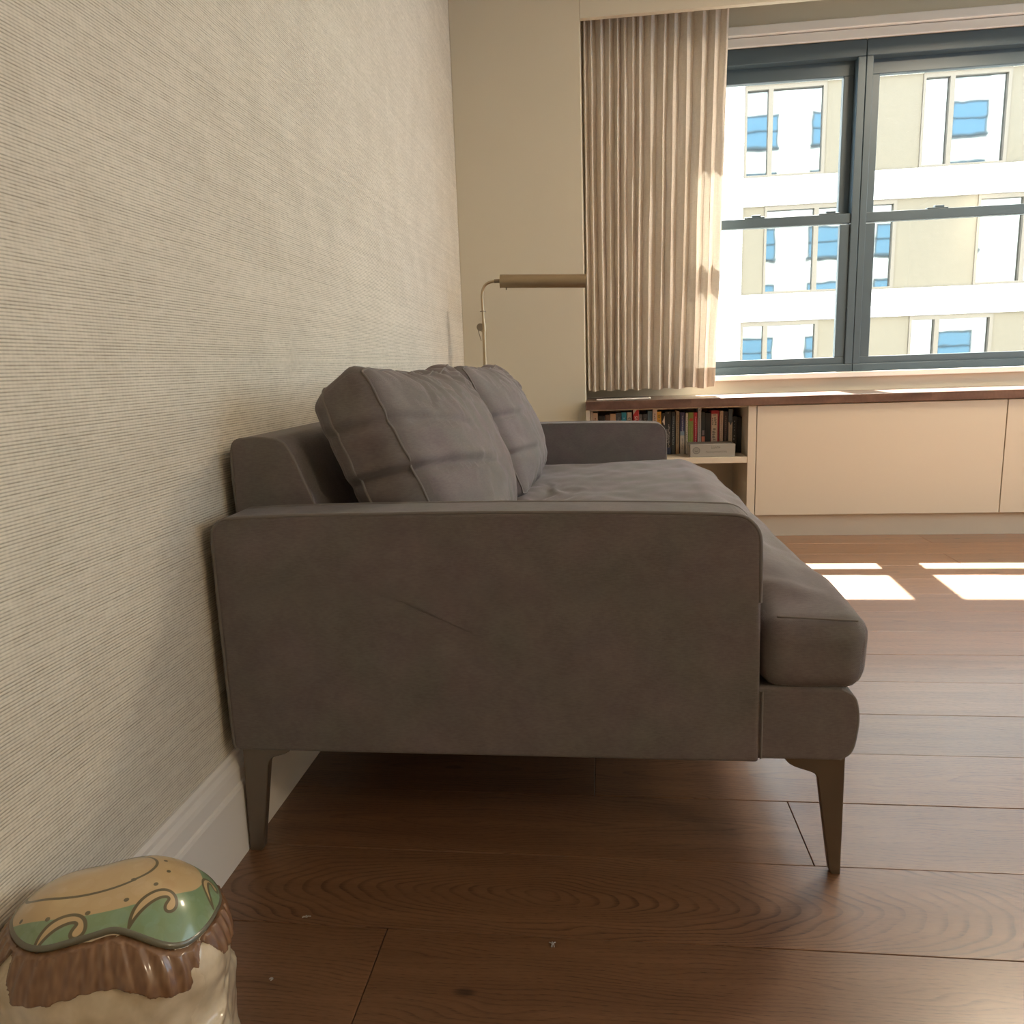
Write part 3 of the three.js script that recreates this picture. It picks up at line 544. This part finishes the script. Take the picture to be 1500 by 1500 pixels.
  mesh('lid', box(-0.0985, 0.0985, 0.0455, 0.057, -0.0605, 0.0605, 0.002), bm, bx);
  const fp = box(-0.0975, 0.0975, 0.001, 0.056, 0.0596, 0.0612); { const p = fp.attributes.position, uv = fp.attributes.uv; for (let i = 0; i < p.count; i++) uv.setXY(i, p.getX(i) / 0.195 + 0.5, (p.getY(i) - 0.001) / 0.055); }
  mesh('printed_front', fp, std({ map: t, roughness: 0.7 }), bx);
}
{ // slim white wand lying on the counter
  const g = thing('white_wand', 'slim white rod lying on the countertop below the curtain', 'rod', [0.703, 0.6345, -3.513]);
  const rod = new THREE.CylinderGeometry(0.004, 0.004, 0.235, 12); rod.rotateZ(Math.PI / 2); mesh('rod', rod, M.trim, g);
  const tip = new THREE.SphereGeometry(0.0055, 14, 10); tip.translate(0.118, 0.0005, 0); mesh('tip', tip, M.trim, g);
  g.rotation.y = R(3);
}

// ------------------------------------------------------------------ glazed ceramic stool, lower left
{
  const st = thing('ceramic_stool', 'small cream glazed ceramic stool with painted green and tan cloth top', 'stool', [0.096, 0, -0.655]);
  st.rotation.y = R(17);
  const core = (x, y, z) => rbox(x, y - 0.17, z, 0.108, 0.12, 0.085, 0.08) - 0.003 * n3(x * 9 + 3, y * 9, z * 9);
  const bodyF = (x, y, z) => {
    let d = core(x, y, z);
    for (const [sx, sz] of [[1, 1], [-1, 1], [1, -1], [-1, -1]]) { const lx = x - sx * 0.062, lz = z - sz * 0.042, r = 0.040 + 0.006 * Math.exp(-(((y - 0.01) / 0.02) ** 2)); d = smin(d, Math.max(Math.hypot(lx, lz) - r, -y, y - 0.14), 0.025); }
    // low bulges of the modelled flank, a ridge near the right-hand corner
    d -= 0.010 * Math.exp(-(((x - 0.100) / 0.022) ** 2) - (((y - 0.205) / 0.028) ** 2) - (((z - 0.045) / 0.035) ** 2));
    d -= 0.006 * Math.exp(-(((x - 0.02) / 0.05) ** 2) - (((y - 0.17) / 0.03) ** 2)) * smooth(0, 0.05, z);
    return d - 0.0012 * n3(x * 40, y * 40, z * 40) - 0.0025 * n3(x * 15 + 3, y * 15, z * 15);
  };
  const glaze = (o) => phy({ roughness: 0.3, clearcoat: 0.8, clearcoatRoughness: 0.12, ...o });
  const cream = tex(256, 256, (x, y, u, v) => { const a = tnoise(u, v, 9, 9, 3) * 14 + tnoise(u, v, 30, 30, 6) * 5; return [206 + a, 190 + a * 1.05, 162 + a * 1.2]; }); cream.repeat.set(5, 5);
  const body = mesh('body', sdfMesh(bodyF, [-0.13, -0.005, -0.11], [0.14, 0.31, 0.12], 0.004), glaze({ map: cream }), st);
  // painted cloth over the top; uv unrolls it round the rim
  const edge = (x, z) => 0.272 - 0.031 * smooth(0.015, 0.105, x) + 0.003 * Math.sin(x * 30 + 0.6) + 0.003 * Math.sin(z * 50);
  const cloth = sdfMesh((x, y, z) => Math.max(Math.abs(core(x, y, z) - 0.001) - 0.0035, edge(x, z) - y), [-0.13, 0.225, -0.11], [0.13, 0.305, 0.11], 0.0022);
  { const p = cloth.attributes.position, uv = cloth.attributes.uv; for (let i = 0; i < p.count; i++) { const x = p.getX(i), y = p.getY(i), z = p.getZ(i), d = 0.29 - y, cx = clamp(x, -0.03, 0.03), cz = clamp(z, -0.006, 0.006), l = Math.hypot(x - cx, z - cz) || 1; uv.setXY(i, (x + (x - cx) / l * d * 0.6) / 0.32 + 0.5, 0.5 - (z + (z - cz) / l * d * 0.6) / 0.32); } }
  const cv = document.createElement('canvas'); cv.width = cv.height = 1024; const c = cv.getContext('2d'), pr = rng(3); // 3200 px per metre
  c.fillStyle = '#7f966f'; c.fillRect(0, 0, 1024, 1024);
  const dabs = (cols, n, ok) => { c.globalAlpha = 0.22; for (let i = 0; i < n; i++) { const x = pr() * 1024, y = pr() * 1024; if (!ok(x, y)) continue; c.fillStyle = cols[i % cols.length]; c.beginPath(); c.arc(x, y, 8 + pr() * 26, 0, 7); c.fill(); } c.globalAlpha = 1; };
  dabs(['#748f68', '#8aa07a', '#7ea084', '#93a994'], 900, () => true);
  c.fillStyle = '#c4a97e'; c.beginPath(); c.ellipse(470, 450, 375, 205, 0, 0, 7); c.fill();
  dabs(['#cdb48a', '#bda176', '#d0ba94'], 700, (x, y) => Math.hypot((x - 470) / 340, (y - 450) / 172) < 1);
  c.strokeStyle = '#62593f'; c.lineWidth = 9; c.lineCap = c.lineJoin = 'round';
  const leaf = (x, y, r, s) => { c.save(); c.translate(x, y); c.rotate(r); c.scale(s, s); c.fillStyle = '#c6ab80'; c.lineWidth = 11 / s; c.beginPath(); c.moveTo(-120, 95); c.bezierCurveTo(-90, -80, 85, -110, 100, 5); c.bezierCurveTo(106, 62, 40, 70, 44, 28); c.bezierCurveTo(48, 0, 76, -8, 50, -22); c.bezierCurveTo(0, -30, -70, 30, -120, 95); c.fill(); c.stroke(); c.restore(); };
  leaf(700, 625, -0.25, 0.74); leaf(430, 690, 0.0, 0.72); leaf(880, 440, -1.4, 0.6); leaf(560, 230, 3.0, 0.75); leaf(300, 260, 3.3, 0.75); leaf(120, 500, 1.6, 0.7);
  c.lineWidth = 10; c.beginPath(); c.ellipse(440, 450, 215, 120, 0, 0, 7); c.stroke();
  c.fillStyle = '#62593f'; for (let i = 0; i < 14; i++) { c.beginPath(); c.arc(440 + 265 * Math.cos(i * 0.449), 480 + 170 * Math.sin(i * 0.449), 8, 0, 7); c.fill(); }
  const ct = new THREE.CanvasTexture(cv); ct.colorSpace = THREE.SRGBColorSpace;
  const cl = mesh('painted_cloth', cloth, glaze({ map: ct }), st);
  const band = (lo, hi, o, th, extra, notch) => sdfMesh((x, y, z) => {
    const e = edge(x, z), a = Math.atan2(z * 1.25, x); let d = Math.max(Math.abs(core(x, y, z) - o - extra(a)) - th, e + lo - y, y - e - hi);
    if (notch) { const t = (y - e - lo) / (hi - lo); for (const na of [0.5, Math.PI - 0.72, -0.72, 0.72 - Math.PI]) d = Math.max(d, 0.09 * ((1 - t) * 0.24 - Math.abs(a - na))); }
    return d; }, [-0.135, 0.185, -0.115], [0.135, 0.275, 0.115], 0.0019);
  { const pts = []; // dark cord along the edge of the cloth
    for (let i = 0; i < 120; i++) { const a = i / 120 * Math.PI * 2, cx = Math.cos(a), cz = Math.sin(a); let r0 = 0.02, r1 = 0.16; for (let k = 0; k < 24; k++) { const r = (r0 + r1) / 2, x = cx * r, z = cz * r; if (core(x, edge(x, z), z) < 0.002) r0 = r; else r1 = r; } pts.push([cx * r0, edge(cx * r0, cz * r0), cz * r0]); }
    mesh('cloth_border', tube(pts, 0.0036, 360, 8, true), glaze({ color: lin(0.13, 0.125, 0.085) }), cl); }
  const fr = tex(256, 256, (x, y, u, v) => { const a = tnoise(u, v, 20, 8, 3) * 26; return [124 + a, 90 + a, 62 + a * 0.8]; }); fr.repeat.set(8, 8);
  mesh('fringe', band(-0.037, -0.003, 0.002, 0.0036, (a) => 0.0009 * Math.sin(a * 42), true), glaze({ map: fr, roughness: 0.4 }), st);
}

// ------------------------------------------------------------------ flecks of lint on the floor
{
  const lr = rng(9), lm = std({ color: lin(0.45, 0.42, 0.38), roughness: 1 });
  for (const [x, z, s, lab] of [[0.532, -0.946, 0.010, 'white fluffy lint fleck on the floor near the knot in the plank'], [0.163, -0.974, 0.009, 'thin pale lint streak on the floor near the baseboard'], [0.161, -0.856, 0.006, 'small pale lint fleck on the floor beside the ceramic stool']]) {
    const parts = []; for (let i = 0; i < 6; i++) { const a = lr() * 6.3; parts.push(tube([[x, 0.0012, z], [x + Math.cos(a) * s * 0.5 * lr(), 0.0022, z + Math.sin(a) * s * 0.4 * lr()], [x + Math.cos(a) * s * 0.8, 0.0012, z + Math.sin(a) * s * 0.5]], 0.0008, 6, 4)); }
    const o = mesh('lint_fleck', merge(parts), lm); o.userData = { label: lab, category: 'lint', group: 'lint on the floor' };
  }
}

// ------------------------------------------------------------------ unseen flush ceiling lamps, placed to light the column and near wall
for (const [x, z, label, w] of [[3.9, 0.9, 'unseen round white flush ceiling lamp behind the viewer, lighting the near wall and sofa side', 46], [2.4, -2.95, 'unseen round white flush ceiling lamp near the window valance, lighting the column and far wall', 42]]) {
  const l = thing('unseen_ceiling_lamp', label, 'lamp', [x, CH, z]);
  const ring = new THREE.CylinderGeometry(0.26, 0.26, 0.05, 48); ring.translate(0, -0.025, 0); mesh('housing', ring, M.trim, l);
  const dif = new THREE.CylinderGeometry(0.24, 0.24, 0.012, 48); dif.translate(0, -0.056, 0);
  mesh('diffuser', dif, std({ color: lin(0.9, 0.85, 0.75), emissive: lin(1, 0.82, 0.60), emissiveIntensity: 2 }), l);
  const a = new THREE.RectAreaLight(lin(1, 0.82, 0.60), w, 0.42, 0.42); a.position.set(x, CH - 0.07, z); a.lookAt(x, 0, z); scene.add(a);
}

// ------------------------------------------------------------------ outside: the street, the building opposite, and this building's own front
{
  const D = -19, top = 8.9, bot = -12;
  struct('ground_street', 'grey street far below the window', box(-30, 45, bot - 0.2, bot, D - 1, FZ - 0.2), M.asphalt);
  const b = thing('apartment_building', 'white brick apartment building across the street with bronze window bays and tan panels', 'building', [0, bot, D]);
  const L = (x0, x1, y0, y1, z0, z1) => box(x0, x1, y0 - bot, y1 - bot, z0, z1);
  mesh('wall', L(-14, 3.84, bot, top, -6, 0.0), M.brick, b);
  mesh('wall', L(3.84, 26, bot, top, -6, -0.35), M.brick, b);
  mesh('wall', L(11.4, 26, bot, top, -0.35, 0.0), M.brick, b);
  const fl = 2.545;
  for (let k = -6; k <= 3; k++) {
    const y0 = 1.60 + k * fl; mesh('spandrel', L(3.84, 11.4, y0, y0 + 0.61, -0.35, 0.02), M.soldier, b);
    const a = y0 + 0.61, c = y0 + fl, odd = ((k % 2) + 2) % 2; // row between this band and the next
    const bays = odd === 0 ? [['p', 3.85, 4.33], ['w', 4.33, 7.2, [5.47, 6.42]], ['p', 7.2, 8.9], ['w', 8.9, 11.4, [9.9]]] : [['w', 3.85, 5.6, [4.41]], ['p', 5.6, 7.6], ['w', 7.6, 9.4, [8.2]], ['p', 9.4, 11.4]];
    for (const [t, x0, x1, ms] of bays) {
      if (t === 'p') { mesh('tan_panel', L(x0, x1, a, c, -0.35, -0.06), M.tan, b); continue; }
      const f = mesh('window', merge([L(x0 + 0.002, x0 + 0.055, a + 0.06, c - 0.1, -0.2, -0.03), L(x1 - 0.075, x1 - 0.002, a + 0.06, c - 0.1, -0.2, -0.03), L(x0 + 0.002, x1 - 0.002, a + 0.002, a + 0.06, -0.2, -0.03), L(x0 + 0.002, x1 - 0.002, c - 0.1, c - 0.002, -0.2, -0.03), ...ms.map((m) => L(m - 0.05, m + 0.05, a + 0.06, c - 0.1, -0.2, -0.03))]), M.bronze, b);
      const xs = [x0, ...ms, x1]; for (let i = 0; i + 1 < xs.length; i++) mesh('pane', L(xs[i] + 0.03, xs[i + 1] - 0.03, a + 0.03, c - 0.03, -0.13, -0.11), M.mirror, f);
    }
  }
  // own front: its sunlit brick and windows show only as reflections in the panes opposite
  const own = struct('wall_exterior', 'white brick front of this building, mirrored in the panes across the street'), zf = FZ - 0.2;
  mesh('brick_front', merge([box(-14, WIN.x0 - 0.02, bot, 16, zf - 0.05, zf - 0.001), box(WIN.x1 + 0.02, 26, bot, 16, zf - 0.05, zf - 0.001), box(WIN.x0 - 0.02, WIN.x1 + 0.02, bot, WIN.y0 - 0.03, zf - 0.05, zf - 0.001), box(WIN.x0 - 0.02, WIN.x1 + 0.02, WIN.y1, 16, zf - 0.05, zf - 0.001)]), M.brick, own);
  for (let i = 0; i < 4; i++) for (let j = -1; j < 6; j++) {
    const x0 = 6.4 + 2.61 * i, y1 = 1.57 + 2.165 * j, y0 = y1 - 1.21;
    const f = mesh('window', merge([box(x0, x0 + 0.06, y0, y1, zf - 0.09, zf - 0.05), box(x0 + 1.26, x0 + 1.32, y0, y1, zf - 0.09, zf - 0.05), box(x0, x0 + 1.32, y1 - 0.06, y1, zf - 0.09, zf - 0.05), box(x0, x0 + 1.32, y0 + 0.58, y0 + 0.63, zf - 0.09, zf - 0.05), box(x0 - 0.05, x0 + 1.37, y0 - 0.05, y0 + 0.03, zf - 0.12, zf - 0.05)]), M.frame, own);
    mesh('pane', box(x0 + 0.03, x0 + 1.29, y0 + 0.02, y1 - 0.03, zf - 0.07, zf - 0.051), M.ownGlass, f);
  }
}
renderer.render(scene, camera);
